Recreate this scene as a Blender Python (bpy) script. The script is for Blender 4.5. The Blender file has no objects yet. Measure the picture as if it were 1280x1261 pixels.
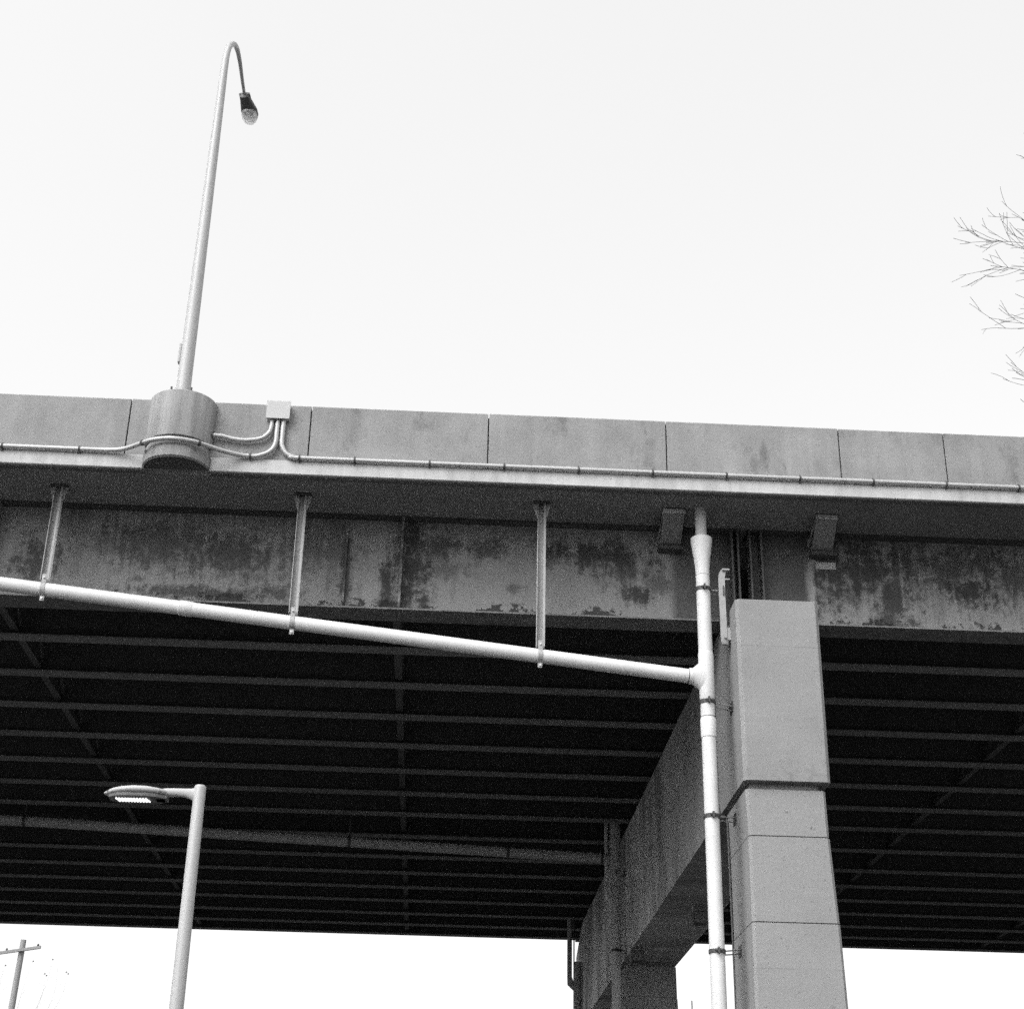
import bpy, bmesh, math, random
from mathutils import Vector, Matrix
random.seed(7)
C = bpy.context.scene.collection
PI = math.pi
R = math.radians

# ------------------------------------------------------------------ materials (a black and white world)
def newmat(name):
    m = bpy.data.materials.new(name); m.use_nodes = True
    nt = m.node_tree
    return m, nt, nt.nodes['Principled BSDF']

def N(nt, kind, **kw):
    n = nt.nodes.new(kind)
    for k, v in kw.items():
        setattr(n, k, v)
    return n

def mth(nt, op, a, b=None, c=None, clamp=False):
    n = nt.nodes.new('ShaderNodeMath'); n.operation = op; n.use_clamp = clamp
    for i, v in enumerate((a, b, c)):
        if v is None: continue
        if isinstance(v, (int, float)): n.inputs[i].default_value = v
        else: nt.links.new(v, n.inputs[i])
    return n.outputs[0]

def mrange(nt, v, a, b, c=0.0, d=1.0, smooth=True):
    n = nt.nodes.new('ShaderNodeMapRange')
    if smooth: n.interpolation_type = 'SMOOTHSTEP'
    nt.links.new(v, n.inputs[0])
    for i, x in enumerate((a, b, c, d)): n.inputs[i+1].default_value = x
    return n.outputs[0]

def noise(nt, scale, vec=(1, 1, 1), detail=4, rough=.6, dist=0.0, off=(0, 0, 0)):
    g = nt.nodes.new('ShaderNodeNewGeometry')
    mp = nt.nodes.new('ShaderNodeMapping'); mp.inputs['Scale'].default_value = vec; mp.inputs['Location'].default_value = off
    nt.links.new(g.outputs['Position'], mp.inputs[0])
    n = nt.nodes.new('ShaderNodeTexNoise'); n.inputs['Scale'].default_value = scale
    n.inputs['Detail'].default_value = detail; n.inputs['Roughness'].default_value = rough
    n.inputs['Distortion'].default_value = dist
    nt.links.new(mp.outputs[0], n.inputs['Vector'])
    return n.outputs[0]

def xyz(nt):
    g = nt.nodes.new('ShaderNodeNewGeometry'); s = nt.nodes.new('ShaderNodeSeparateXYZ')
    nt.links.new(g.outputs['Position'], s.inputs[0])
    return s.outputs

def gray(nt, bsdf, val):
    c = nt.nodes.new('ShaderNodeCombineColor')
    for i in range(3): nt.links.new(val, c.inputs[i])
    nt.links.new(c.outputs[0], bsdf.inputs['Base Color'])

def bump(nt, bsdf, val, strength, dist=.01):
    b = nt.nodes.new('ShaderNodeBump'); b.inputs['Strength'].default_value = strength; b.inputs['Distance'].default_value = dist
    nt.links.new(val, b.inputs['Height']); nt.links.new(b.outputs[0], bsdf.inputs['Normal'])

def concrete(name, base, blotch=.25, streak=.2, grain=.22, speck=.5, streak_scale=(5, 5, .35), spots=0.0, far_light_wash=0.0, pores=0.0, cold=0.0):
    m, nt, b = newmat(name)
    n1 = noise(nt, 1.1, detail=6)
    n2 = noise(nt, 1.0, vec=streak_scale, detail=5, off=(3, 1, 7))
    n3 = noise(nt, 55, detail=2, rough=.8)
    n4 = noise(nt, 7, detail=6, rough=.7, off=(9, 2, 4))
    v = mth(nt, 'ADD', 1.0, mth(nt, 'MULTIPLY', mth(nt, 'SUBTRACT', n1, .5), blotch*2))
    v = mth(nt, 'ADD', v, mth(nt, 'MULTIPLY', mth(nt, 'SUBTRACT', n2, .5), streak*2))
    v = mth(nt, 'ADD', v, mth(nt, 'MULTIPLY', mth(nt, 'SUBTRACT', n3, .5), grain*2))
    v = mth(nt, 'SUBTRACT', v, mth(nt, 'MULTIPLY', mrange(nt, n4, .63, .78), speck))
    if spots:
        n5 = noise(nt, 2.3, vec=(1, 1, .55), detail=7, rough=.65, off=(2, 8, 1))
        v = mth(nt, 'SUBTRACT', v, mth(nt, 'MULTIPLY', mrange(nt, n5, .55, .72), spots))
    if pores:         # scattered air holes and chips
        n7 = noise(nt, 16, detail=3, rough=.5, off=(6, 6, 1))
        v = mth(nt, 'SUBTRACT', v, mth(nt, 'MULTIPLY', mrange(nt, n7, .66, .74), pores))
        n8 = noise(nt, 1.0, vec=(.5, .5, 6), detail=3, off=(2, 4, 4))     # faint formwork bands
        v = mth(nt, 'ADD', v, mth(nt, 'MULTIPLY', mth(nt, 'SUBTRACT', n8, .5), .14))
    if cold:          # faint cold joint between two pours, fading in and out
        zz = mth(nt, 'ABSOLUTE', mth(nt, 'SUBTRACT', xyz(nt)[2], mth(nt, 'ADD', cold, mth(nt, 'MULTIPLY', mth(nt, 'SUBTRACT', n4, .5), .03))))
        v = mth(nt, 'SUBTRACT', v, mth(nt, 'MULTIPLY', mth(nt, 'MULTIPLY', mrange(nt, zz, .011, .003), mrange(nt, n2, .38, .6)), .2))
        low = mrange(nt, xyz(nt)[2], 8.25, 7.85)      # grime collecting above the lower edge
        v = mth(nt, 'SUBTRACT', v, mth(nt, 'MULTIPLY', mth(nt, 'MULTIPLY', low, mrange(nt, n4, .45, .65)), .22 if far_light_wash else 0.0))
    if far_light_wash:      # side light painted in: paler towards the far end, broken into lime streaks
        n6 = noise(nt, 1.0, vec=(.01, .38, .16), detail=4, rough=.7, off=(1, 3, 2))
        far_lit = mth(nt, 'MULTIPLY', mrange(nt, xyz(nt)[1], 22, 33), mrange(nt, n6, .28, .66))
        v = mth(nt, 'ADD', v, mth(nt, 'MULTIPLY', far_lit, far_light_wash))
    v = mth(nt, 'MULTIPLY', v, base, clamp=True)
    gray(nt, b, mth(nt, 'MAXIMUM', v, .02))
    b.inputs['Roughness'].default_value = .92; b.inputs['Specular IOR Level'].default_value = .25
    bump(nt, b, mth(nt, 'ADD', n3, mth(nt, 'MULTIPLY', n4, 2.0)), .35, .006)
    return m

def paint(name, base, rough=.5, metal=0.0, var=.12, grain=.05, vec=(1, 1, 1), spec=.4, sc=2.0):
    m, nt, b = newmat(name)
    n1 = noise(nt, sc, vec=vec, detail=5); n2 = noise(nt, 60, detail=2, rough=.8)
    v = mth(nt, 'ADD', 1.0, mth(nt, 'MULTIPLY', mth(nt, 'SUBTRACT', n1, .5), var*2))
    v = mth(nt, 'ADD', v, mth(nt, 'MULTIPLY', mth(nt, 'SUBTRACT', n2, .5), grain*2))
    gray(nt, b, mth(nt, 'MULTIPLY', v, base, clamp=True))
    b.inputs['Metallic'].default_value = metal; b.inputs['Specular IOR Level'].default_value = spec
    rr = mth(nt, 'ADD', rough, mth(nt, 'MULTIPLY', mth(nt, 'SUBTRACT', n1, .5), .25)); nt.links.new(rr, b.inputs['Roughness'])
    bump(nt, b, n2, .06, .003)
    return m

def rusted_web():
    """painted plate girder web: peeling paint, damp stains with their own outlines, rust scabs along the bottom"""
    m, nt, b = newmat('stained_girder_paint')
    s = xyz(nt)
    nA = noise(nt, 2.6, detail=8, rough=.7, dist=.3)
    nB = noise(nt, 9, detail=6, rough=.7, off=(5, 5, 5))
    nC = noise(nt, 1.0, vec=(3.2, 3.2, .45), detail=6, off=(1, 7, 3))
    nG = noise(nt, 60, detail=2, rough=.8)
    nV = noise(nt, 1.0, vec=(11, 11, .9), detail=4, off=(8, 1, 3))
    wob = mth(nt, 'ADD', mth(nt, 'MULTIPLY', mth(nt, 'SUBTRACT', nA, .5), 3.6), mth(nt, 'ADD', mth(nt, 'MULTIPLY', mth(nt, 'SUBTRACT', nB, .5), 3.6), mth(nt, 'ADD', mth(nt, 'MULTIPLY', mth(nt, 'SUBTRACT', nG, .5), 1.8), mth(nt, 'MULTIPLY', mth(nt, 'SUBTRACT', nV, .5), 2.6))))
    ell = [(-4.4, 11.62, .9, .3, .75), (-3.3, 11.5, .75, .33, .8), (-2.2, 11.62, .6, .3, .6), (-6.25, 11.2, .28, .3, .85), (-5.3, 11.5, .3, .12, .4),
           (-1.55, 11.25, .07, .5, .85), (-.9, 11.1, .1, .3, .95), (-.52, 11.25, .22, .75, .95), (-.14, 11.74, .3, .16, .8), (.65, 11.72, .25, .14, .75),
           (2.45, 11.68, .6, .2, .95), (2.7, 11.42, .32, .2, .8), (2.95, 11.08, .2, .13, .95), (1.95, 11.68, .25, .1, .7), (.02, 11.35, .3, .13, .5),
           (6.45, 11.6, .8, .5, .95), (7.0, 11.2, .32, .6, .9), (6.3, 11.15, .3, .2, .7), (7.9, 11.7, .9, .32, .85), (8.25, 11.35, .36, .26, 1.0),
           (8.9, 11.6, .3, .3, .8), (9.8, 11.5, .6, .4, .7), (-8.4, 11.4, .8, .4, .8), (-2.6, 10.84, .35, .1, .8), (-3.9, 10.82, .7, .08, .85),
           (-2.9, 11.1, .12, .07, .5), (-4.7, 11.0, .1, .05, .6), (1.1, 11.1, .1, .06, .6), (3.3, 11.25, .2, .12, .6)]
    tot = None
    for cx, cz, rx, rz, k in ell:
        dx = mth(nt, 'DIVIDE', mth(nt, 'SUBTRACT', s[0], cx), rx)
        dz = mth(nt, 'DIVIDE', mth(nt, 'SUBTRACT', s[2], cz), rz)
        d = mth(nt, 'SQRT', mth(nt, 'ADD', mth(nt, 'MULTIPLY', dx, dx), mth(nt, 'MULTIPLY', dz, dz)))
        d = mth(nt, 'ADD', d, wob)
        e = mrange(nt, d, 1.9, .35, 0, k)
        tot = e if tot is None else mth(nt, 'MAXIMUM', tot, e)
    gen = mrange(nt, mth(nt, 'ADD', nC, mth(nt, 'MULTIPLY', mth(nt, 'SUBTRACT', nA, .5), .5)), .54, .74, 0, .55)
    tot = mth(nt, 'MAXIMUM', tot, gen)
    # rust scabs rising from the bottom flange
    h = mth(nt, 'SUBTRACT', s[2], 10.60)
    lim = mrange(nt, mth(nt, 'ADD', noise(nt, .9, vec=(1, 1, 0), detail=3, off=(4, 0, 0)), mth(nt, 'MULTIPLY', mth(nt, 'SUBTRACT', nB, .5), .7)), .44, .62, .012, .22)
    scab = mrange(nt, mth(nt, 'SUBTRACT', h, lim), .03, -.02, 0, 1)
    near = mth(nt, 'MULTIPLY', mrange(nt, s[0], 3.45, 3.62), mrange(nt, s[0], 5.80, 5.62))   # repainted girder ends at the joint
    keep = mth(nt, 'SUBTRACT', 1.0, near)
    tot = mth(nt, 'MULTIPLY', tot, keep); scab = mth(nt, 'MULTIPLY', scab, keep)
    base = mth(nt, 'ADD', .245, mth(nt, 'MULTIPLY', mth(nt, 'SUBTRACT', nA, .5), .10))
    base = mth(nt, 'ADD', base, mth(nt, 'MULTIPLY', mth(nt, 'SUBTRACT', nG, .5), .16))
    base = mth(nt, 'SUBTRACT', base, mth(nt, 'MULTIPLY', near, .15))
    base = mth(nt, 'MULTIPLY', base, mth(nt, 'SUBTRACT', 1.0, mth(nt, 'MULTIPLY', tot, .84)))
    base = mth(nt, 'MULTIPLY', base, mth(nt, 'SUBTRACT', 1.0, mth(nt, 'MULTIPLY', scab, .8)))
    # pale run-down mark below the right outlet box
    cx = mth(nt, 'SUBTRACT', s[0], mth(nt, 'ADD', 5.70, mth(nt, 'MULTIPLY', mth(nt, 'SUBTRACT', nA, .5), .12)))
    run = mth(nt, 'MULTIPLY', mrange(nt, mth(nt, 'ABSOLUTE', cx), .10, .02), mrange(nt, s[2], 11.75, 11.4))
    base = mth(nt, 'ADD', base, mth(nt, 'MULTIPLY', run, .16))
    gray(nt, b, mth(nt, 'MAXIMUM', base, .018))
    b.inputs['Roughness'].default_value = .75; b.inputs['Specular IOR Level'].default_value = .25
    bump(nt, b, mth(nt, 'ADD', nB, mth(nt, 'MULTIPLY', scab, .6)), .3, .006)
    return m

M = {}
M['pier'] = concrete('pier_concrete', .25, blotch=.13, streak=.10, grain=.26, speck=.25, streak_scale=(4, 4, .25), pores=.5, cold=5.27)
M['cap'] = concrete('cap_concrete', .25, blotch=.2, streak=.03, grain=.14, speck=.2, streak_scale=(2, .8, .3), far_light_wash=2.4, cold=9.80, pores=.4)
M['parapet'] = concrete('parapet_concrete', .25, blotch=.4, streak=.2, grain=.34, speck=.25, spots=.32)
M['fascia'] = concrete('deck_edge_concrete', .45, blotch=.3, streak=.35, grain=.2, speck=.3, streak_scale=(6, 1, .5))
M['barrel'] = concrete('pedestal_concrete', .235, blotch=.25, streak=.75, grain=.3, speck=.15, streak_scale=(7, 7, .5))
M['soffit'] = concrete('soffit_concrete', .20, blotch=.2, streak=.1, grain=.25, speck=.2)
M['darkened'] = concrete('shaded_underside_concrete', .09, blotch=.4, streak=.1, grain=.3, speck=.3)  # darker concrete for the pedestal underside, its shade put into the colour
M['web'] = rusted_web()
M['flange'] = paint('girder_flange_paint', .21, rough=.7, var=.35, grain=.2, spec=.2, sc=4)
M['flange_front'] = paint('front_flange_paint', .17, rough=.75, var=.7, grain=.3, spec=.15, sc=5)
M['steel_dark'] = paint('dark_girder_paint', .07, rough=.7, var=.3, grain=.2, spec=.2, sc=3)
M['brace'] = paint('brace_paint', .10, rough=.7, var=.3, grain=.15, spec=.2)
M['pvc'] = paint('white_pipe', .60, rough=.5, var=.16, grain=.04, vec=(1, 1, 1), spec=.35, sc=3)
M['pvc_grey'] = paint('weathered_pipe', .45, rough=.6, var=.15, grain=.1, spec=.25)
M['pvc_old'] = paint('dirty_pipe', .42, rough=.65, var=.2, grain=.1, spec=.25)
M['galv'] = paint('galvanised_steel', .55, rough=.5, metal=.25, var=.25, grain=.12, sc=9)
M['galv_mid'] = paint('weathered_galvanised_steel', .34, rough=.6, metal=.2, var=.3, grain=.15, sc=12)
M['clamp'] = paint('dark_clamp_steel', .06, rough=.55, var=.3, grain=.1)
M['alu'] = paint('lamp_pole_metal', .37, rough=.5, metal=.1, var=.14, grain=.04, vec=(8, 8, .4), spec=.5)
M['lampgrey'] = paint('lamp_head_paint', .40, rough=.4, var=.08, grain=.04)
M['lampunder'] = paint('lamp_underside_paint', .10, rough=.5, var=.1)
M['lampdark'] = paint('dark_lamp_housing', .045, rough=.5, var=.3, grain=.1)
M['box_white'] = paint('lamp_reflector', .85, rough=.4, var=.05, grain=.02)
M['box'] = paint('junction_box_paint', .42, rough=.5, var=.08, grain=.1)
M['conduit'] = paint('conduit_metal', .42, rough=.42, metal=.3, var=.12, grain=.06)
M['wood'] = paint('weathered_wood', .27, rough=.9, var=.3, grain=.2, vec=(6, 6, .5), spec=.1)
M['twig'] = paint('bare_branch_bark', .05, rough=.9, var=.3, grain=.2, spec=.1)
M['twig_pale'] = paint('pale_branch_bark', .62, rough=.9, var=.2, grain=.2, spec=.1)
M['drainbox'] = paint('drain_box_paint', .24, rough=.7, var=.2, grain=.15)
M['asphalt'] = paint('asphalt', .05, rough=.9, var=.3, grain=.3, spec=.2)
M['grass'] = paint('winter_ground', .06, rough=.95, var=.4, grain=.3, spec=.1, sc=.5)
M['kerb'] = concrete('kerb_concrete', .22)
M['line'] = paint('road_marking_paint', .7, rough=.7, var=.2, grain=.2)
g, nt, b = newmat('lamp_glass'); M['glass'] = g
tr = nt.nodes.new('ShaderNodeBsdfTransparent'); tl = nt.nodes.new('ShaderNodeBsdfTranslucent'); gl = nt.nodes.new('ShaderNodeBsdfGlossy')
tr.inputs[0].default_value = (.95, .95, .95, 1); tl.inputs[0].default_value = (.95, .95, .95, 1); gl.inputs['Roughness'].default_value = .1
m1 = nt.nodes.new('ShaderNodeMixShader'); m2 = nt.nodes.new('ShaderNodeMixShader'); m1.inputs[0].default_value = .55; m2.inputs[0].default_value = .12
nt.links.new(tr.outputs[0], m1.inputs[1]); nt.links.new(tl.outputs[0], m1.inputs[2]); nt.links.new(m1.outputs[0], m2.inputs[1]); nt.links.new(gl.outputs[0], m2.inputs[2])
nt.links.new(m2.outputs[0], nt.nodes['Material Output'].inputs[0]); nt.nodes.remove(b)
g, nt, b = newmat('led_light'); M['led'] = g
b.inputs['Base Color'].default_value = (.9, .9, .9, 1)
b.inputs['Emission Color'].default_value = (1, 1, 1, 1); b.inputs['Emission Strength'].default_value = 1.2

# ------------------------------------------------------------------ mesh builder (world coordinates in, local out)
class MB:
    def __init__(s): s.bm = bmesh.new()
    def box(s, x0, x1, y0, y1, z0, z1):
        v = [s.bm.verts.new((x, y, z)) for x in (x0, x1) for y in (y0, y1) for z in (z0, z1)]
        for f in ((0, 1, 3, 2), (4, 6, 7, 5), (0, 4, 5, 1), (2, 3, 7, 6), (0, 2, 6, 4), (1, 5, 7, 3)):
            s.bm.faces.new([v[i] for i in f])
        return s
    def prism(s, pts, axis, a, b_):
        """closed polygon of 2-D points swept along an axis ('x': pts are (y,z); 'y': (x,z); 'z': (x,y))"""
        def P(p, t): return {'x': (t, p[0], p[1]), 'y': (p[0], t, p[1]), 'z': (p[0], p[1], t)}[axis]
        A = [s.bm.verts.new(P(p, a)) for p in pts]; B = [s.bm.verts.new(P(p, b_)) for p in pts]
        n = len(pts)
        s.bm.faces.new(A); s.bm.faces.new(B[::-1])
        for i in range(n): s.bm.faces.new((A[i], A[(i+1) % n], B[(i+1) % n], B[i]))
        return s
    def rings(s, rings, cap=True):
        vs = [[s.bm.verts.new(p) for p in r] for r in rings]; n = len(vs[0])
        for a, b_ in zip(vs, vs[1:]):
            for i in range(n): s.bm.faces.new((a[i], a[(i+1) % n], b_[(i+1) % n], b_[i]))
        if cap: s.bm.faces.new(vs[0][::-1]); s.bm.faces.new(vs[-1])
        return s
    def tube(s, pts, r, n=16, flat=None):
        pts = [Vector(p) for p in pts]; rr = r if isinstance(r, (list, tuple)) else [r]*len(pts)
        t = (pts[1]-pts[0]).normalized(); u = t.orthogonal().normalized(); rings = []
        for i, p in enumerate(pts):
            if i == 0: t2 = pts[1]-pts[0]
            elif i == len(pts)-1: t2 = pts[-1]-pts[-2]
            else: t2 = (pts[i+1]-pts[i]).normalized()+(pts[i]-pts[i-1]).normalized()
            t2.normalize(); u = (u-t2*u.dot(t2))
            u = u.normalized() if u.length > 1e-6 else t2.orthogonal().normalized()
            w = t2.cross(u)
            rings.append([p+(u*math.cos(2*PI*k/n)+w*math.sin(2*PI*k/n))*rr[i] for k in range(n)])
        return s.rings(rings)
    def lathe(s, cx, cy, prof, n=40):
        return s.rings([[(cx+r*math.cos(2*PI*k/n), cy+r*math.sin(2*PI*k/n), z) for k in range(n)] for r, z in prof])
    def loft(s, frames, n=24, pw=2.0):
        """rings at (centre, side vector, up vector) - superellipse sections"""
        out = []
        for c, a, b_ in frames:
            c, a, b_ = Vector(c), Vector(a), Vector(b_); r = []
            for k in range(n):
                t = 2*PI*k/n; ct, st = math.cos(t), math.sin(t)
                r.append(c+a*math.copysign(abs(ct)**(2/pw), ct)+b_*math.copysign(abs(st)**(2/pw), st))
            out.append(r)
        return s.rings(out)
    def build(s, name, mat, parent=None, loc=None, smooth=False, bevel=0, seg=2, label=None):
        bm = s.bm; bmesh.ops.recalc_face_normals(bm, faces=bm.faces)
        org = Vector(loc) if loc is not None else (wpos(parent) if parent else Vector((0, 0, 0)))
        bmesh.ops.translate(bm, verts=bm.verts, vec=-org)
        me = bpy.data.meshes.new(name); bm.to_mesh(me); bm.free()
        if smooth:
            for p in me.polygons: p.use_smooth = True
        me.materials.append(mat)
        o = bpy.data.objects.new(name, me); C.objects.link(o)
        if parent:
            o.parent = parent; o.location = org-wpos(parent)
        else: o.location = org
        if smooth:
            me.set_sharp_from_angle(angle=R(38))
        if bevel:
            md = o.modifiers.new('bevel', 'BEVEL'); md.width = bevel; md.segments = seg; md.limit_method = 'ANGLE'; md.angle_limit = R(40)
        if label: o['label'] = label
        return o

def wpos(o):
    p = Vector(o.location)
    while o.parent: o = o.parent; p += Vector(o.location)
    return p

def thing(name, label, cat, loc=(0, 0, 0), group=None):
    o = bpy.data.objects.new(name, None); C.objects.link(o); o.location = loc
    o.empty_display_size = .3
    o['label'] = label; o['category'] = cat
    if group: o['group'] = group
    return o
def tag(o, label, cat, group=None):
    o['label'] = label; o['category'] = cat
    if group: o['group'] = group
    return o
def copytree(o, parent=None, off=(0, 0, 0)):
    c = o.copy(); C.objects.link(c); c.parent = parent
    if parent is None: c.location = Vector(o.location)+Vector(off)
    for ch in list(kids[o.name]):
        d = copytree(ch, c)
    return c
class K(dict):
    def __getitem__(s, n): return [x for x in bpy.data.objects if x.parent and x.parent.name == n]
kids = K()
def smoothpath(P, k=6):
    P = [Vector(p) for p in P]; Q = [P[0]]+P+[P[-1]]; out = []
    for i in range(1, len(Q)-2):
        a, b_, c, d = Q[i-1:i+3]
        for j in range(k):
            t = j/k
            out.append(.5*((2*b_)+(c-a)*t+(2*a-5*b_+4*c-d)*t*t+(3*b_-a-3*c+d)*t**3))
    out.append(P[-1]); return out

# ------------------------------------------------------------------ ground
def structure(o): o['kind'] = 'structure'; return o
structure(MB().box(-1500, 1500, -1500, 1500, -.5, 0).build('ground', M['grass']))
structure(MB().box(-200, 200, 5, 14, -.05, .004).build('road', M['asphalt']))
structure(MB().box(-200, 200, 14, 16.5, -.05, .13).build('pavement', M['kerb']))
structure(MB().box(-200, 200, 9.44, 9.56, -.01, .008).build('road_marking', M['line']))

# ------------------------------------------------------------------ the bridge
XJ0, XJ1 = 4.56, 4.72          # expansion joint between the two spans
XL, XR = -27.0, 33.0
GY = [22.28, 23.83, 25.52, 27.22, 28.95, 30.63, 32.28, 33.95, 35.9, 37.9, 39.6, 41.25, 42.9, 44.6, 46.15, 47.6]
ZB, ZT = 10.575, 12.14
ZS = 12.17
bridge = thing('road_bridge', 'elevated road bridge with concrete parapet above long rows of dark steel girders', 'bridge', (0, 35, 10.5))
YN, YF = 20.81, 49.1
for a, b_ in ((XL, XR),):
    pts = [(YN, 12.40), (YN, 12.172), (YN+.012, 12.16), (YN+.06, 12.16), (YN+.075, 12.205), (YN+.17, 12.205), (YN+.185, 12.17),
           (YF-.185, 12.17), (YF-.17, 12.205), (YF-.075, 12.205), (YF-.06, 12.16), (YF, 12.16), (YF, 12.40)]
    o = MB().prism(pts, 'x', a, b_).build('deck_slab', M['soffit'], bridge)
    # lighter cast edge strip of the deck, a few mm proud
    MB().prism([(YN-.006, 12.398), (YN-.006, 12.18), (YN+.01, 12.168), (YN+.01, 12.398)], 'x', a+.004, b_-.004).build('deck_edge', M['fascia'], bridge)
joints = [-26.56, -23.85, -21.14, -18.43, -15.72, -13.0, -10.28, -7.565, -4.851, -2.137, .556, 3.272, 5.938, 7.575, 10.3, 13.0, 15.7, 18.4, 21.1, 23.8, 26.5, 29.2, 31.9]
for a, b_ in zip(joints, joints[1:]):
    for y0, y1 in ((YN+.02, YN+.3), (YF-.3, YF-.02)):
        dz = random.uniform(-.004, .004)
        MB().prism([(y0 if y0 < 30 else y0+.04, 12.404), (y0 if y0 < 30 else y0+.05, 13.345+dz), (y0+.02, 13.362+dz), (y1-.02, 13.362+dz), (y1 if y0 > 30 else y1-.05, 13.345+dz), (y1 if y0 > 30 else y1-.04, 12.404)],
                   'x', a+.009, b_-.009).build('parapet_panel', M['parapet'], bridge, bevel=.008)
for x in joints[1:-1]:
    for y in (YN+.12, YF-.16): MB().box(x-.0085, x+.0085, y, y+.04, 12.41, 13.33).build('joint_filler', M['clamp'], bridge)
# round lamp pedestal bulging out of the parapet
BX, BY = -4.06, 20.87
ped = MB().lathe(BX, BY, [(.48, 12.175), (.505, 12.195), (.505, 12.36), (.480, 12.375), (.480, 12.47), (.455, 12.475), (.455, 12.525), (.505, 12.535), (.505, 13.28), (.49, 13.30)], 64).build('lamp_pedestal', M['barrel'], bridge, smooth=True)
MB().prism([(BX+.478*math.cos(t), BY+.478*math.sin(t)) for t in [PI+R(8+164*k/40) for k in range(41)]], 'z', 12.168, 12.174).build('underside', M['darkened'], ped)  # thin added disc that paints the underside shade
for dx in (-.42, .30):
    a = math.asin(dx/.5); y = BY-.5*math.cos(a)
    MB().tube([(BX+dx, y+.05, 12.34), (BX+dx, y-.015, 12.34)], .025, 10).build('anchor_bolt', M['clamp'], ped)

# girders: one per line and span, with flange, stiffener and bearing parts
for gi, y in enumerate(GY):
    for (a, b_) in ((XL, XJ0), (XJ1, XR)):
        fw = .25 if gi == 0 else .14
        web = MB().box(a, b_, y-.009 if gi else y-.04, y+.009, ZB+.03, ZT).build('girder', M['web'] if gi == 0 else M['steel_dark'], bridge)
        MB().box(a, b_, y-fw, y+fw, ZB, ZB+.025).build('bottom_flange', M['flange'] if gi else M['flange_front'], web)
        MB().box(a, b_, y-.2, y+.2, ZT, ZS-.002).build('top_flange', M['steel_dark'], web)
        if gi == 0:
            yy = y-.04
            if a < 0:
                for x, d in ((-13.0, .19), (-6.93, .19), (-.70, .19), (-19, .19)):
                    MB().box(x-.02, x+.02, yy-d, yy, ZB+.03, ZT).build('stiffener', M['web'], web)
                MB().box(-1.575, -1.545, yy-.05, yy, ZB+.03, ZT-.16).build('stiffener', M['web'], web)
                MB().box(4.435, 4.465, yy-.20, yy, ZB+.03, ZT).build('stiffener', M['brace'], web)
                MB().box(4.53, 4.558, yy-.20, yy, ZB+.03, ZT).build('stiffener', M['brace'], web)
            else:
                for x in (10.6, 16.6, 22.6): MB().box(x-.02, x+.02, yy-.19, yy, ZB+.03, ZT).build('stiffener', M['web'], web)
                MB().box(4.722, 4.75, yy-.20, yy, ZB+.03, ZT).build('stiffener', M['brace'], web)
                MB().box(4.90, 4.93, yy-.20, yy, ZB+.03, ZT).build('stiffener', M['brace'], web)
        x = 4.42 if a < 0 else 4.98
        MB().box(x-.11, x+.11, y-.15, y+.15, 10.523, ZB-.002).build('bearing_pad', M['clamp'], web)
# cross frames between neighbouring girders
for i in range(len(GY)-1):
    y0, y1 = GY[i]+.02, GY[i+1]-.02
    for x in (-6.85, -.74, 10.6, 16.6):
        m = MB().box(x-.06, x+.06, y0, y1, ZB+.09, ZB+.10).box(x-.06, x-.045, y0, y1, ZB+.10, ZB+.19)
        m.tube([(x+.01, y0, ZB+.2), (x+.01, y1, ZT-.15)], .03, 5).tube([(x+.05, y1, ZB+.2), (x+.05, y0, ZT-.15)], .03, 5)
        m.build('cross_brace', M['brace'], bridge)

# ------------------------------------------------------------------ the pier
pier = thing('bridge_pier', 'pale concrete pier with a long cap beam on block jointed columns', 'bridge pier', (4.9, 21.3, 0))
def capring(y, i, zt):
    return [(4.25+i, y, 7.80), (5.475-i, y, 7.80), (5.475-i, y, zt), (4.25+i, y, zt)]
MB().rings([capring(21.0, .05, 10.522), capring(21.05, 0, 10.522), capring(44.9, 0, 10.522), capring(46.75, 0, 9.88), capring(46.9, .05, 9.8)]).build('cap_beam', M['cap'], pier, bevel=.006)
def column(y0, y1, tall=True):
    # (z, left x, right x) outline, with narrow grooves at the block joints
    zs = [(7.70, 4.284, 5.412), (7.045, 4.300, 5.420), (5.875, 4.288, 5.478), (4.70, 4.272, 5.510), (3.5, 4.255, 5.55), (2.3, 4.24, 5.59), (1.1, 4.22, 5.63), (-.3, 4.20, 5.67)]
    rings = []; c = .04
    def ring(z, l, r, i):
        l += i; r -= i; f = y0-(7.8-z)*.01+i; bk = y1+(7.8-z)*.01-i
        return [(l+c, f, z), (r-c, f, z), (r, f+c, z), (r, bk-c, z), (r-c, bk, z), (l+c, bk, z), (l, bk-c, z), (l, f+c, z)]
    for k, (z, l, r) in enumerate(zs):
        if k == 0:
            rings += [ring(7.80, l, r, .07), ring(7.70, l, r, .07), ring(7.70, l, r, 0)]; continue
        if k == len(zs)-1: rings.append(ring(z, l, r, 0)); continue
        g = .008
        rings += [ring(z+g, l, r, 0), ring(z+g*.6, l, r, .022), ring(z-g*.6, l, r, .022), ring(z-g, l-.004, r+.006, 0)]
    return MB().rings(rings).build('column', M['pier'], pier)
column(21.09, 22.55); column(35.2, 36.7); column(45.3, 46.76)

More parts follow.
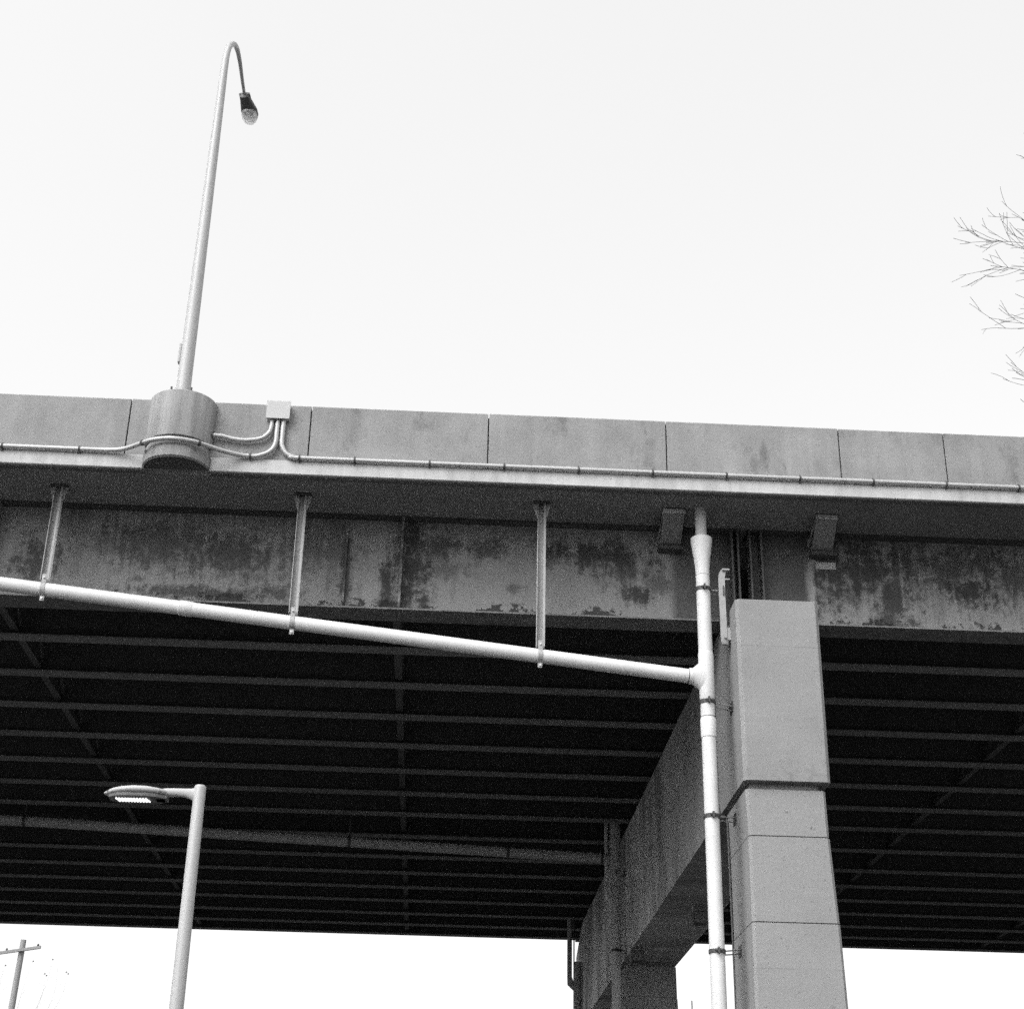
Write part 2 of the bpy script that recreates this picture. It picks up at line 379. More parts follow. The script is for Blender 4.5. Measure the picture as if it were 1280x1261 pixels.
# ------------------------------------------------------------------ drain pipes, near set
PR = .104
def zpipe(x): return 9.451+(3.61-x)*(10.56-9.451)/(3.61+6.63)
def ypipe(x): return 21.43+(3.61-x)*.012
dp = thing('drain_pipe', 'long white drain pipe sloping down across the face of the stained girder', 'pipe', (3.6, 21.43, 9.45))
pp = [(x, ypipe(x), zpipe(x)) for x in (-16, -11, -6, -3.87, 0, 3.62)]
MB().tube(pp, PR, 28).build('pipe', M['pvc'], dp, smooth=True)
for x in (-3.87, -9.9):
    MB().tube([(x-.02, ypipe(x), zpipe(x-.02)), (x-.012, ypipe(x), zpipe(x-.012)), (x+.16, ypipe(x), zpipe(x+.16)), (x+.18, ypipe(x), zpipe(x+.18))], [PR+.001, PR+.011, PR+.009, PR+.001], 28).build('pipe_socket', M['pvc'], dp, smooth=True)

down = thing('downpipe', 'bright white downpipe with a funnel top beside the near pier column', 'pipe', (3.86, 21.43, 0))
def dx(z): return 3.858
MB().lathe(3.858, 21.43, [(.085, 11.60), (.088, 12.22)], 24).build('outlet_pipe', M['pvc_grey'], down, smooth=True)
MB().lathe(3.858, 21.43, [(.150, 11.655), (.163, 11.668), (.163, 11.64), (.158, 11.58), (.142, 11.46), (.122, 11.32), (.108, 11.18), (PR, 11.08), (PR, 11.05)], 32).build('funnel', M['pvc'], down, smooth=True)
MB().lathe(3.858, 21.43, [(PR, 11.06), (PR, 0.0)], 32).build('pipe', M['pvc'], down, smooth=True)
MB().tube([(3.590, 21.43, 9.453), (3.600, 21.43, 9.452)], PR+.004, 28).build('joint_seam', M['clamp'], down)
MB().lathe(3.858, 21.43, [(.1075, 8.828), (.1075, 8.838)], 32).build('joint_seam', M['clamp'], down)
# branch fitting where the sloping pipe joins
fit = MB()
fit.loft([((3.60, 21.43, 9.452), (0, .118, 0), (0, 0, .118)), ((3.615, 21.43, 9.452), (0, .121, 0), (0, 0, .121)), ((3.655, 21.43, 9.45), (0, .121, 0), (0, 0, .121)),
          ((3.665, 21.43, 9.45), (0, .118, 0), (0, 0, .130)), ((3.76, 21.43, 9.45), (0, .116, 0), (0, 0, .215)), ((3.86, 21.43, 9.45), (0, .112, 0), (0, 0, .30))], 28)
fit.lathe(3.858, 21.43, [(PR, 9.10), (.112, 9.12), (.113, 9.80), (PR, 9.83)], 32)
fit.build('branch_fitting', M['pvc'], down, smooth=True)
MB().lathe(3.858, 21.43, [(PR, 8.52), (.113, 8.53), (.115, 8.80), (.106, 8.82), (.106, 8.83)], 32).build('pipe_coupling', M['pvc'], down, smooth=True)
def clamp(parent, cx, cy, z, r, xw, yw, h=.055, up=0):
    m = MB(); n = 32
    m.rings([[(cx+q*math.cos(2*PI*k/n), cy+q*math.sin(2*PI*k/n), zz) for k in range(n)] for q, zz in ((r+.002, z-h/2), (r+.012, z-h/2), (r+.012, z+h/2), (r+.002, z+h/2))])
    m.box(cx-.012, cx+.012, cy-r-.06, cy-r-.005, z-h*.75, z+h*.75)
    m.tube([(cx-.05, cy-r-.035, z), (cx+.05, cy-r-.035, z)], .012, 8)
    c = m.build('clamp', M['clamp'], parent)
    MB().tube([(cx+r*.7, cy+r*.3, z+.012), (xw, yw, z+.012+up)], .010, 8).tube([(cx+r*.7, cy+r*.7, z-.03), (xw, yw+.08, z-.03+up)], .010, 8).build('clamp_arm', M['galv_mid'], c)
    MB().box(xw-.014, xw-.002, yw-.09, yw+.14, z-.08+up, z+.07+up).build('wall_plate', M['clamp'], c)
    return c
clamp(down, 3.858, 21.43, 10.83, PR, 4.17, 21.48)
clamp(down, 3.858, 21.43, 9.06, .106, 4.25, 21.60)
clamp(down, 3.858, 21.43, 7.38, PR, 4.295, 21.95, up=.12)
clamp(down, 3.858, 21.43, 5.53, PR, 4.285, 21.95, up=.12)
clamp(down, 3.858, 21.43, 3.6, PR, 4.258, 21.95, up=.12)

# flat steel strap standing up off the cap side that carries the top clamp
st = smoothpath([(4.20, 21.50, 9.98), (4.150, 21.46, 10.02), (4.145, 21.45, 10.4), (4.142, 21.44, 10.95), (4.155, 21.44, 11.10), (4.19, 21.44, 11.17)], 5)
m = MB(); rings = []
for p in st: rings.append([p+Vector((-.048, -.012, 0)), p+Vector((.048, -.012, 0)), p+Vector((.048, .012, 0)), p+Vector((-.048, .012, 0))])
m.rings(rings); m.box(4.15, 4.26, 21.39, 21.52, 11.15, 11.175).box(4.19, 4.27, 21.43, 21.50, 11.01, 11.03).box(4.18, 4.249, 21.455, 21.50, 10.05, 10.25)
m.tube([(4.16, 21.40, 10.08), (4.16, 21.50, 10.08)], .02, 8)
tag(m.build('steel_strap', M['galv_mid'], loc=(4.22, 21.45, 10.05)), 'upright steel strap bracket on the side of the pier cap beside the white downpipe', 'bracket')

# hangers for the sloping pipe
def hanger(x):
    y, z = ypipe(x), zpipe(x)
    label = {0: 'tall steel hanger nearest the left edge, above the sloping white pipe', 1: 'steel hanger holding the white pipe to the right of the round lamp pedestal', 2: 'longest steel hanger, reaching down to the white pipe nearest the downpipe'}
    t = thing('pipe_hanger', label[{-5.9: 0, -2.22: 1, 1.42: 2}[x]], 'pipe hanger', (x, y, z), 'steel hangers carrying the sloping white pipe')
    y -= .02
    MB().box(x-.13, x+.13, y-.09, y+.11, ZS-.022, ZS-.002).build('base_plate', M['clamp'], t)
    # channel section post: two flanges with the web set back
    q = MB().box(x-.064, x-.054, y-.05, y+.05, z+.13, ZS-.024).box(x+.030, x+.064, y-.05, y-.040, z+.13, ZS-.024).box(x-.054, x+.064, y+.04, y+.05, z+.13, ZS-.024)
    q.build('post', M['galv_mid'], t)
    MB().prism([(x-.145, ZS-.024), (x-.066, ZS-.024), (x-.066, ZS-.25), (x-.08, ZS-.25)], 'y', y-.02, y-.008).build('gusset', M['galv_mid'], t)
    MB().prism([(x+.145, ZS-.024), (x+.066, ZS-.024), (x+.066, ZS-.25), (x+.08, ZS-.25)], 'y', y-.02, y-.008).build('gusset', M['galv_mid'], t)
    y += .02; n = 28; w = .033
    s_ = MB(); s_.rings([[(x+sx, y+q2*math.cos(2*PI*k/n), z+q2*math.sin(2*PI*k/n)) for k in range(n)] for q2, sx in ((PR+.001, -w), (PR+.010, -w), (PR+.010, w), (PR+.001, w))])
    s_.box(x-w, x+w, y-.035, y-.025, z-PR-.085, z-PR+.01).box(x-w, x+w, y-.075, y-.065, z+.09, z+.22)
    s_.build('strap', M['galv_mid'], t)
    MB().tube([(x, y-.060, z-PR-.05), (x, y-.02, z-PR-.05)], .017, 8).tube([(x, y-.10, z+.16), (x, y-.06, z+.16)], .014, 8).build('bolt', M['galv'], t)
for x in (-5.9, -2.22, 1.42): hanger(x)

# thin conduit down the side of the cap and column
tag(MB().tube([(4.235, 22.95, 10.45), (4.235, 22.95, 7.95), (4.235, 22.85, 7.80), (4.27, 22.50, 7.66), (4.27, 22.46, 7.5), (4.27, 22.42, 5.0), (4.22, 22.42, 2.5), (4.18, 22.42, 0)], .016, 10).build('wall_conduit', M['clamp'], loc=(4.24, 22.2, 0), smooth=True),
    'thin dark conduit running down the left side of the near pier column', 'conduit')

# ------------------------------------------------------------------ drain pipes, shaded set deeper under the bridge
Y2, X2 = 34.7, 4.03
def z2(x): return 9.93+(3.9-x)*.0335
d2 = thing('drain_pipe', 'dirty grey drain pipe running in the shade below the middle girders', 'pipe', (3.9, Y2, 9.9))
MB().tube([(x, Y2, z2(x)) for x in (-20, -8, 3.98)], .115, 20).build('pipe', M['pvc_old'], d2, smooth=True)
for x in (-9.1, -1.91, 1.63, 3.73):
    MB().tube([(x-.03, Y2, z2(x-.03)), (x+.03, Y2, z2(x+.03))], .122, 20).build('joint_band', M['clamp'], d2)
w2 = thing('downpipe', 'grey downpipe in the bridge shade beside the middle pier column', 'pipe', (X2, Y2, 0))
MB().lathe(X2, Y2, [(.125, 12.1), (.125, 9.55), (.108, 9.5), (.104, 0)], 24).build('pipe', M['pvc_old'], w2, smooth=True)
MB().tube([(X2-.2, Y2-.02, 10.75), (X2-.2, Y2-.02, 9.2), (X2-.17, Y2-.02, 9.03), (X2-.03, Y2-.02, 8.95)], [.045, .045, .07, .08], 14).build('overflow_pipe', M['pvc'], w2, smooth=True)
clamp(w2, X2, Y2, 9.62, .105, 4.25, Y2+.05); clamp(w2, X2, Y2, 7.93, .104, 4.25, Y2+.05); clamp(w2, X2, Y2, 5.6, .104, 4.30, Y2+.9)
for i, x in enumerate((-9.1, -1.91)):
    t = thing('pipe_hanger', ('dark rod hanger at the left end of the shaded drain pipe', 'dark rod hanger holding the middle of the shaded drain pipe')[i], 'pipe hanger', (x, Y2, z2(x)), 'rod hangers carrying the shaded drain pipe')
    MB().tube([(x, Y2, z2(x)+.12), (x, Y2, ZS-.05)], .018, 8).build('rod', M['brace'], t)
    MB().box(x-.1, x+.1, Y2-.1, Y2+.1, ZS-.05, ZS-.002).build('base_plate', M['brace'], t)
Y3, X3 = 45.0, 4.125
w3 = thing('downpipe', 'far downpipe against the sky at the distant end of the pier cap', 'pipe', (X3, Y3, 0))
MB().lathe(X3, Y3, [(.11, 9.46), (.115, 9.42), (.115, 8.1), (.104, 8.08), (.104, 0)], 20).build('pipe', M['pvc_old'], w3, smooth=True)
MB().tube([(3.905, Y3, 12.1), (3.905, Y3, 9.05), (3.93, Y3, 8.88), (4.08, Y3, 8.75)], [.068, .068, .10, .10], 16).build('upper_pipe', M['pvc_old'], w3, smooth=True)
MB().tube([(4.02, Y3-.10, 12.1), (4.02, Y3-.10, 9.4)], .018, 8).build('rod', M['brace'], w3)
clamp(w3, X3, Y3, 8.07, .104, 4.25, Y3+.05)

# ------------------------------------------------------------------ box shaped outlets under the overhang
def drainbox(x0, sk, label):
    t = thing('drain_box', label, 'drain box', (x0+.17, 22.0, ZS), 'box outlets under the deck overhang')
    m = MB(); w = .33
    m.rings([[(x0, 21.47, ZS-.09), (x0+w, 21.47, ZS-.09), (x0+w, 21.44, ZS-.004), (x0, 21.44, ZS-.004)],
             [(x0+sk, 22.22, ZS-.33), (x0+sk+w, 22.22, ZS-.33), (x0+sk+w, 22.22, ZS-.004), (x0+sk, 22.22, ZS-.004)]])
    m.build('channel', M['drainbox'], t, bevel=.008)
    MB().box(x0-.006, x0+w+.006, 21.415, 21.437, ZS-.085, ZS-.014).build('lit_end_face', M['galv'], t)  # paler sheet over the box front, light on that face put into the colour
    MB().prism([(21.44, ZS-.086), (22.06, ZS-.27), (22.06, ZS-.20), (21.44, ZS-.02)], 'x', x0-.006, x0-.001).build('lit_side_face', M['galv_mid'], t)  # paler strip painting the lit left face of the box
    MB().box(x0-.02, x0+w+.02, 21.405, 21.436, ZS-.012, ZS-.002).build('rim', M['clamp'], t)
    MB().box(x0+sk-.03, x0+sk+w+.03, 22.06, 22.236, ZS-.395, ZS-.335).build('shelf', M['clamp'], t)
    return t
drainbox(3.29, .04, 'tapered box outlet under the deck just left of the funnel topped downpipe')
t = drainbox(5.66, .08, 'tapered box outlet under the deck to the right of the pier')
MB().box(5.80, 6.12, 22.225, 22.237, 11.60, 11.72).build('patch_plate', M['galv_mid'], t)

# ------------------------------------------------------------------ conduits and junction box on the parapet
YC = 20.765; RC = .036; ZC = 12.425
jb = thing('junction_box', 'pale square junction box on the parapet above three conduits', 'junction box', (-2.62, 20.8, 13.06))
MB().box(-2.79, -2.455, 20.70, 20.828, 13.06, 13.335).build('case', M['box'], jb, bevel=.008)
MB().box(-2.80, -2.445, 20.688, 20.698, 13.045, 13.345).build('cover', M['box'], jb, bevel=.003)
def straps(parent, xs, y=YC, z=ZC):
    for x in xs:
        MB().tube([(x-.014, y, z), (x+.014, y, z)], RC+.008, 12).box(x-.012, x+.012, y, YN-.002, z-.06, z+.06).build('conduit_strap', M['clamp'], parent)
left = [(-16, YC, ZC), (-8, YC, ZC), (-5.4, YC, ZC), (-5.1, YC-.005, ZC), (-4.9, 20.735, ZC+.004), (-4.729, 20.65, ZC+.008), (-4.53, 20.50, ZC+.01), (-4.32, 20.375, ZC+.01), (-4.06, 20.325, ZC+.01), (-3.80, 20.385, ZC+.01), (-3.64, 20.475, ZC+.01), (-3.459, 20.60, ZC+.008), (-3.26, 20.70, ZC+.003), (-3.09, 20.755, ZC)]
right = [(-2.97, YC, ZC), (-2.86, YC, ZC+.01), (-2.70, YC, ZC+.09), (-2.63, YC, ZC+.22), (-2.622, YC, ZC+.40), (-2.622, YC, 13.07)]
co = thing('conduit', 'metal conduit along the deck edge that wraps around the round lamp pedestal', 'conduit', (-5, 20.77, ZC), 'conduits on the outside of the parapet')
MB().tube(smoothpath(left+right, 5), RC, 14).build('tube', M['conduit'], co, smooth=True)
straps(co, (-12.2, -11.1, -10, -8.9, -7.75, -6.63, -5.50, -2.98))
for x, y, q in ((-4.53, 20.50, -.010), (-3.70, 20.437, .009)): MB().tube([(x-.016, y-q, ZC+.01), (x+.016, y+q, ZC+.01)], RC+.01, 12).build('conduit_strap', M['clamp'], co)
co = thing('conduit', 'long metal conduit running right from the junction box along the deck edge', 'conduit', (2, 20.77, ZC), 'conduits on the outside of the parapet')
MB().tube(smoothpath([(-2.535, YC, 13.07), (-2.535, YC, 12.75), (-2.525, YC, 12.62), (-2.45, YC, 12.49), (-2.33, YC, 12.435), (-2.2, YC, ZC), (0, YC, ZC), (8, YC, ZC), (30, YC, ZC)], 6), RC, 14).build('tube', M['conduit'], co, smooth=True)
straps(co, [-2.25]+[-1.43+1.118*k for k in range(0, 26)])
co = thing('conduit', 'short curved conduit between the junction box and the side of the lamp pedestal', 'conduit', (-3.1, 20.77, 12.7), 'conduits on the outside of the parapet')
MB().tube(smoothpath([(-2.71, YC, 13.07), (-2.71, YC, 12.95), (-2.74, YC, 12.83), (-2.85, YC, 12.73), (-3.05, YC, 12.69), (-3.25, YC, 12.70), (-3.42, YC-.01, 12.735), (-3.60, YC-.02, 12.74)], 6), RC*.95, 14).build('tube', M['conduit'], co, smooth=True)
MB().tube([(-3.60, YC-.02, 12.74), (-3.56, YC-.02, 12.74)], RC+.018, 12).build('end_collar', M['clamp'], co)

# ------------------------------------------------------------------ tall lamp on the bridge
LX, LY = -4.075, 20.68
lamp = thing('street_lamp', 'tall slender curved street lamp standing on the round pedestal of the bridge', 'street lamp', (LX, LY, 13.3))
prof = [(0, 0, 13.32, .112), (0, 0, 15, .102), (0, 0, 17, .086), (0, 0, 18.8, .070), (0, 0, 19.6, .062), (0, .03, 20.0, .057), (.01, .12, 20.30, .053), (.035, .30, 20.54, .048), (.06, .55, 20.67, .043), (.075, .88, 20.69, .036), (.09, 1.2, 20.60, .031), (.115, 1.52, 20.47, .028)]
pts = smoothpath([(LX+a, LY+b_, c) for a, b_, c, d in prof], 5)
rad = []
for i in range(len(prof)-1):
    for j in range(5): rad.append(prof[i][3]+(prof[i+1][3]-prof[i][3])*j/5)
rad.append(prof[-1][3])
ns = 5*8
MB().tube(pts[:ns+1], rad[:ns+1], 20).build('pole', M['alu'], lamp, smooth=True)
MB().tube(pts[ns:], rad[ns:], 16).build('arm', M['galv_mid'], lamp, smooth=True)
bp = MB().lathe(LX, LY, [(.20, 13.30), (.20, 13.325), (.135, 13.34), (.125, 13.46), (.115, 13.47)], 24).build('base_plate', M['galv_mid'], lamp, smooth=True)
for k in range(4):
    a = PI/4+k*PI/2
    MB().tube([(LX+.19*math.cos(a)*1.1, LY+.19*math.sin(a)*1.1, 13.29), (LX+.19*math.cos(a)*1.1, LY+.19*math.sin(a)*1.1, 13.42)], .016, 8).build('bolt', M['clamp'], bp)
MB().box(LX-.135, LX-.095, LY-.05, LY+.05, 13.92, 14.25).build('hand_hole_cover', M['galv_mid'], lamp, bevel=.01)
d = Vector((.10, .60, -.11)); L = d.length; dn = d.normalized(); sd = dn.cross(Vector((0, 0, 1))).normalized(); up = sd.cross(dn)
p0 = Vector((LX+.112, LY+1.50, 20.46))
fr = []
for t, w, h, dz in ((0, .055, .05, 0), (.02, .085, .075, 0), (.2, .10, .085, 0), (.4, .125, .09, .005), (.6, .150, .085, .015), (.8, .142, .07, .025), (.95, .10, .045, .03), (1.0, .03, .015, .03)):
    fr.append((p0+d*t+up*dz, sd*w, up*h))
hd = MB().loft(fr, 24, 2.4).build('lamp_head', M['lampdark'], lamp, smooth=True)
c = p0+d*.70-up*.04
m = MB(); rr = []
for i in range(8):
    a = i/7*PI/2; rr.append([c+(sd*math.cos(2*PI*k/28)*.140+dn*math.sin(2*PI*k/28)*.19)*max(.02, math.cos(a))-up*.17*math.sin(a) for k in range(28)])
m.rings(rr).build('lens', M['glass'], hd, smooth=True)
rr = [[c+(sd*math.cos(2*PI*k/28)*.118+dn*math.sin(2*PI*k/28)*.165)-up*q for k in range(28)] for q in (.012, .004)]
MB().rings(rr).build('reflector', M['box_white'], hd)
for q in (-.07, .075): MB().tube([p0+sd*q+up*.02, p0+sd*q+up*.02+dn*.09], .028, 10).build('clamp_bolt', M['brace'], hd, smooth=True)
m = MB(); cc = p0+d*.50-up*.085
m.tube([cc, cc+dn*.06, cc+dn*.16, cc+dn*.19], [.03, .032, .045, .02], 12).build('bulb', M['galv_mid'], hd, smooth=True)

# ------------------------------------------------------------------ LED lamp in front of the bridge
PX, PY_ = -2.303, 15.0
led = thing('street_lamp', 'metal post lamp with a short arm and lit flat head, nearest the camera', 'street lamp', (PX, PY_, 0))
MB().lathe(PX, PY_, [(.085, 0), (.070, 2.5), (.0665, 3.7), (.058, 5.765), (.056, 5.775), (.045, 5.79)], 28).build('pole', M['alu'], led, smooth=True)
MB().lathe(PX, PY_, [(.16, 0), (.16, .03), (.11, .05), (.10, .25), (.088, .27)], 24).build('base', M['alu'], led, smooth=True)
fr = []
for x, z, hy, hz in ((-2.31, 5.69, .042, .085), (-2.345, 5.695, .038, .070), (-2.39, 5.704, .037, .052), (-2.44, 5.712, .036, .042), (-2.52, 5.714, .038, .040), (-2.62, 5.708, .05, .042), (-2.70, 5.70, .06, .035)):
    fr.append(((x, PY_, z), (0, hy, 0), (0, 0, hz)))
MB().loft(fr, 20, 2.3).build('arm', M['lampgrey'], led, smooth=True)
fr = []
for x, zt, zb, hy in ((-2.60, 5.715, 5.695, .03), (-2.63, 5.725, 5.672, .085), (-2.70, 5.737, 5.660, .135), (-2.80, 5.748, 5.656, .160), (-2.92, 5.750, 5.654, .165), (-3.03, 5.740, 5.654, .155), (-3.12, 5.722, 5.656, .125), (-3.18, 5.705, 5.662, .065), (-3.215, 5.69, 5.675, .02)):
    fr.append(((x, PY_, (zt+zb)/2), (0, hy, 0), (0, 0, (zt-zb)/2)))
hd = MB().loft(fr, 28, 2.5).build('lamp_head', M['lampgrey'], led, smooth=True)
ol = [(-2.62, .07), (-2.70, .125), (-2.80, .148), (-2.98, .148), (-3.08, .130), (-3.16, .07)]
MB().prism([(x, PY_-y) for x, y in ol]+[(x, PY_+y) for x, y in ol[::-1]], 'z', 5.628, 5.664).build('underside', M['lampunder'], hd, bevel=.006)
m = MB()
for i in range(11):
    for j in range(2):
        x = -3.085+i*.0285+j*.014; y = PY_-.040+j*.062
        m.prism([(x-.007, y-.024), (x+.006, y-.024), (x+.013, y+.024), (x, y+.024)], 'z', 5.620, 5.6275)
m.build('led_array', M['led'], hd)
for x in (-3.17, -2.66):
    MB().tube([(x, PY_-.10 if x > -3 else PY_-.065, 5.69), (x, PY_-.125 if x > -3 else PY_-.085, 5.69)], .008, 8).build('latch', M['clamp'], hd)
MB().box(-2.72, -2.60, PY_-.07, PY_+.07, 5.628, 5.662).build('hinge_cover', M['lampunder'], hd, bevel=.01)

# ------------------------------------------------------------------ floodlights on the pier
def flood(x, y, z, label):
    t = thing('floodlight', label, 'floodlight', (x, y, z), 'floodlights under the pier cap')
    MB().box(x-.16, x+.12, y-.10, y+.12, z-.30, z-.06).build('housing', M['clamp'], t, bevel=.02)
    MB().box(x-.13, x+.09, y-.115, y-.102, z-.27, z-.09).build('glass', M['lampunder'], t)
    MB().tube([(x-.14, y, z-.1), (x-.14, y, z+.10)], .02, 8).tube([(x+.14, y, z-.12), (x+.20, y, z-.02)], .05, 10).build('bracket', M['galv_mid'], t)
    return t
flood(4.36, 33.6, 7.80, 'dark floodlight with bracket on the cap corner by the middle column')
flood(4.98, 29.2, 7.74, 'small dark floodlight under the cap partly behind the white downpipe')

# ------------------------------------------------------------------ distant things
up_ = thing('utility_pole', 'wooden utility pole with a crossarm seen far below the bridge', 'utility pole', (-17.7, 70, 0))
MB().tube([(-17.95, 70, 0), (-17.60, 70, 14.1)], [.2, .12], 14).build('pole', M['wood'], up_, smooth=True)
MB().prism([(-19.0, 13.34), (-16.78, 13.72), (-16.78, 13.84), (-19.0, 13.46)], 'y', 69.75, 69.86).build('crossarm', M['wood'], up_)
for x in (-18.8, -18.2, -16.9):
    z = 13.46+(x+19)*.171
    MB().lathe(x, 69.8, [(.03, z), (.05, z+.04), (.03, z+.1)], 8).build('insulator', M['clamp'], up_)
tag(MB().tube([(9.78, 60, 0), (9.78, 60, 10.8)], [.08, .022], 8).build('mast', M['clamp'], loc=(9.78, 60, 0)), 'thin dark mast tip between the middle column and the white downpipe', 'mast')

# trees
def branch(mb, p, d, length, r, depth, rng, out=None, droop=0.0, kids_=(3, 5), spread=38, minr=.0035):
    n = max(4, int(length/.09)); pts = [p]; rad = [r]; dirs = [d]; cv = Vector((rng.gauss(0, .05), rng.gauss(0, .05), rng.gauss(.02, .06)))*1.1
    for i in range(n):
        d = (d+cv+Vector((rng.gauss(0, .045), rng.gauss(0, .045), rng.gauss(0, .045)-droop))).normalized()
        p = p+d*(length/n); pts.append(p); dirs.append(d); rad.append(max(minr, r*(1-.75*(i+1)/n)))
    mb.tube(pts, rad, 5 if r > .02 else 4)
    if depth <= 0: return
    for k in range(rng.randint(*kids_)):
        t = rng.uniform(.25, .97); i = min(n, int(t*n)); dd = dirs[i]
        ax = dd.orthogonal(); ax.rotate(Matrix.Rotation(rng.uniform(0, 2*PI), 3, dd))
        nd = dd.copy(); nd.rotate(Matrix.Rotation(R(rng.uniform(spread*.6, spread*1.3)), 3, ax))
        branch(mb, pts[i], nd, length*rng.uniform(.35, .6), max(minr, rad[i]*.62), depth-1, rng, droop=droop, kids_=kids_, spread=spread, minr=minr)
tree = thing('bare_tree', 'leafless tree reaching thin bare branches in from the right edge', 'tree', (13.2, 18.4, 0))
rng = random.Random(11)
MB().tube([(13.2, 18.4, -.2), (13.15, 18.4, 3), (13.0, 18.3, 7), (12.9, 18.2, 11), (12.7, 18.2, 15), (12.6, 18.2, 18.5)], [.34, .27, .21, .15, .09, .02], 14).build('trunk', M['twig'], tree, smooth=True)
cr = MB()
def limb(pts, r0, seed, twigs=9):
    """one guided limb from the trunk to a tip, with side twigs"""
    rg = random.Random(seed); P = smoothpath(pts, 8); n = len(P)
    P = [p+Vector((0, 0, .005*math.sin(i*.9+seed))) for i, p in enumerate(P)]
    rad = [max(.0032, r0*.8*(1-i/n)**1.3) for i in range(n)]
    cr.tube(P, rad, 6)
    for k in range(twigs):
        i = int(n*rg.uniform(.55, .97)); i = min(n-2, i); d_ = (P[i+1]-P[i]).normalized()
        ax = Vector((0, 1, 0)) if rg.random() < .5 else Vector((0, -1, 0)); ax = (ax+Vector((rg.gauss(0, .4), 0, rg.gauss(0, .4)))).normalized()
        nd = d_.copy(); nd.rotate(Matrix.Rotation(R(rg.uniform(14, 38)), 3, ax))
        branch(cr, P[i], nd, rg.uniform(.22, .60)+.45*(1-i/n), max(.0032, rad[i]*.45), 1, rg, kids_=(1, 3), spread=26, minr=.0026)
T = lambda z: Vector((12.9-(z-11)*.05, 18.2, z))
tips = [((7.24, 18.0, 14.51), (8.1, 18, 14.47), 12.5, .045, 13), ((7.22, 18.0, 14.93), (8.1, 18, 15.02), 13.0, .04, 12), ((7.45, 17.8, 13.9), (8.2, 17.9, 13.6), 11.5, .03, 6),
        ((7.27, 18.1, 13.52), (7.9, 18.1, 13.68), 11.8, .035, 7), ((7.32, 18.0, 12.66), (8.0, 18.0, 12.62), 10.8, .035, 4), ((7.75, 18.2, 15.58), (8.4, 18.2, 15.0), 13.2, .03, 6),
        ((8.15, 18.0, 16.5), (8.8, 18.1, 16.2), 14.0, .035, 5), ((7.95, 17.7, 16.05), (8.7, 17.9, 15.6), 13.7, .03, 5), ((7.85, 18.3, 12.1), (8.7, 18.3, 12.3), 10.5, .03, 5), ((7.55, 18.4, 15.25), (8.1, 18.3, 14.9), 13.1, .025, 6)]
for i, (tip, mid, zt, r0, tw) in enumerate(tips):
    s0 = T(zt); tip = Vector(tip)+Vector((.28, 0, 0)); mid = Vector(mid)+Vector((.2, 0, 0))
    def ease(f, sag): return s0+(tip-s0)*f+Vector((0, 0, (mid.z-(s0+(tip-s0)*.8).z)*math.sin(PI*f**1.6)+sag))
    limb([s0, ease(.18, .04), ease(.36, -.04), ease(.52, .03), ease(.66, 0), ease(.78, .03), ease(.89, -.02), tip], r0, 30+i, int(tw*1.6))
for k in range(26):     # the rest of the crown, outside the frame
    z = rng.uniform(8, 17.5); a = rng.uniform(-1.75, 1.75)
    branch(cr, T(z), Vector((math.cos(a), math.sin(a), rng.uniform(.2, .7))).normalized(), rng.uniform(2.2, 4.2), .07*(1-(z-8)/16), 3, rng, kids_=(3, 5))
cr.build('crown', M['twig'], tree)

sm = thing('bare_tree', 'top of a small bare tree with round seed balls beside the utility pole', 'tree', (-7.6, 30, 0))
rng = random.Random(5)
MB().tube([(-7.6, 30, -.1), (-7.58, 30, 2.5), (-7.5, 30, 5.0), (-7.45, 30, 5.5)], [.08, .06, .03, .015], 10).build('trunk', M['twig_pale'], sm, smooth=True)
cr = MB(); S = Vector((-7.5, 30, 5.0))
for tip, sag in (((-6.86, 30, 6.56), .22), ((-6.96, 30, 6.64), .10), ((-7.31, 30, 6.60), -.05), ((-7.05, 30, 6.38), .12), ((-6.66, 30, 6.42), .20), ((-7.8, 30, 6.52), -.15)):
    tip = Vector(tip); P = smoothpath([S, S*.6+tip*.4+Vector((sag, 0, -sag*.4)), S*.25+tip*.75+Vector((sag*.8, 0, -sag*.5)), tip], 6); cr.tube(P, [max(.0011, .005*(1-1.3*i/len(P))) for i in range(len(P))], 4)
    for q in (9, 13):
        a = P[q]; cr.tube([a, a+Vector((.05, 0, .09)), a+Vector((.13*(1 if q == 9 else -1), 0, .16))], [.0012, .001, .0008], 4)
cr.build('crown', M['twig_pale'], sm)
for p in ((-7.31, 30, 6.58), (-6.96, 30, 6.62), (-7.07, 30, 6.36), (-7.03, 30, 6.33), (-6.68, 30, 6.40), (-6.64, 30, 6.37), (-7.80, 30, 6.49)):
    m = MB(); bmesh.ops.create_icosphere(m.bm, subdivisions=1, radius=.016, matrix=Matrix.Translation(p)); m.build('seed_ball', M['twig_pale'], sm)

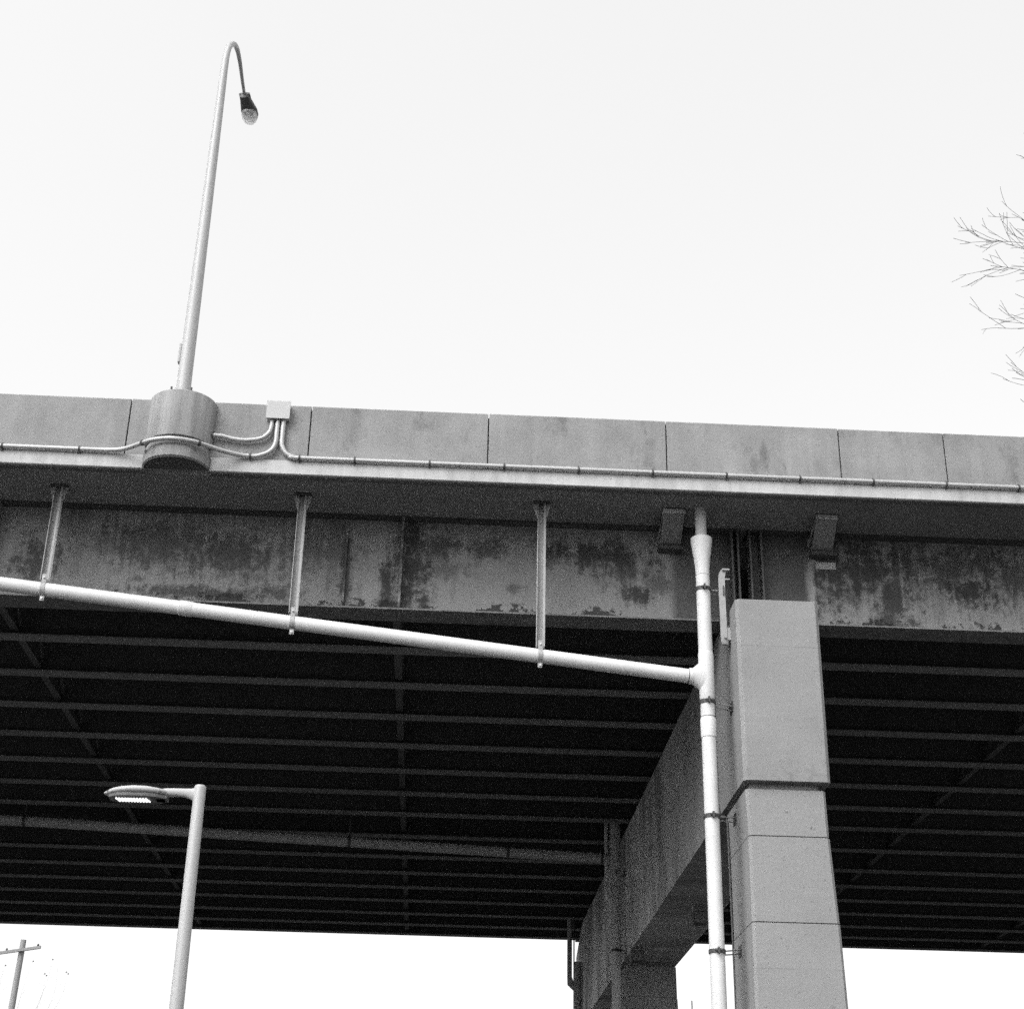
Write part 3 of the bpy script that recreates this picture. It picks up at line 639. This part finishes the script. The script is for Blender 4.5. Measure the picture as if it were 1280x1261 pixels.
# ------------------------------------------------------------------ light
w = bpy.data.worlds.new('World'); bpy.context.scene.world = w; w.use_nodes = True
nt = w.node_tree; bg = nt.nodes['Background']
sky = nt.nodes.new('ShaderNodeTexSky'); sky.sky_type = 'NISHITA'; sky.sun_disc = False
SE, SA = 45, 221
sky.sun_elevation = R(SE); sky.sun_rotation = R(SA); sky.air_density = 1.0; sky.dust_density = 6; sky.ozone_density = 1.0
bw = nt.nodes.new('ShaderNodeRGBToBW'); nt.links.new(sky.outputs[0], bw.inputs[0]); 
veil = mth(nt, 'ADD', mth(nt, 'MULTIPLY', bw.outputs[0], .65), 2.08)      # thin even overcast over the clear sky
nt.links.new(veil, bg.inputs[0])
bg.inputs[1].default_value = .15
sl = bpy.data.lights.new('sun', 'SUN'); sl.energy = .6; sl.angle = R(40); sl.color = (1, 1, 1)
so = bpy.data.objects.new('sun', sl); C.objects.link(so)
v = Vector((math.sin(R(SA))*math.cos(R(SE)), math.cos(R(SA))*math.cos(R(SE)), math.sin(R(SE))))
so.rotation_euler = v.to_track_quat('Z', 'Y').to_euler(); so.location = (-20, -20, 40)

# ------------------------------------------------------------------ camera
a, p, r = R(2.57338), R(26.13229), R(1.16288)
F = Vector((math.sin(a)*math.cos(p), math.cos(a)*math.cos(p), math.sin(p)))
Rt = Vector((math.cos(a), -math.sin(a), 0)); U = Rt.cross(F)
Rt = Rt*math.cos(r)+U*math.sin(r); U = Rt.cross(F)
cam = bpy.data.cameras.new('camera'); co = bpy.data.objects.new('camera', cam); C.objects.link(co)
cam.sensor_fit = 'HORIZONTAL'; cam.sensor_width = 36; cam.lens = 1954/1280*36; cam.clip_end = 4000
co.matrix_world = Matrix(((Rt.x, U.x, -F.x, 0), (Rt.y, U.y, -F.y, 0), (Rt.z, U.z, -F.z, 1.6), (0, 0, 0, 1)))
sc = bpy.context.scene; sc.camera = co
sc.view_settings.view_transform = 'Standard'; sc.view_settings.look = 'None'
sc.view_settings.exposure = 1.05; sc.view_settings.gamma = 1
sc.cycles.use_denoising = False
sc.cycles.use_adaptive_sampling = True; sc.cycles.adaptive_threshold = .04; sc.cycles.adaptive_min_samples = 28
sc.cycles.max_bounces = 8
sc.cycles.sample_clamp_indirect = 1.5
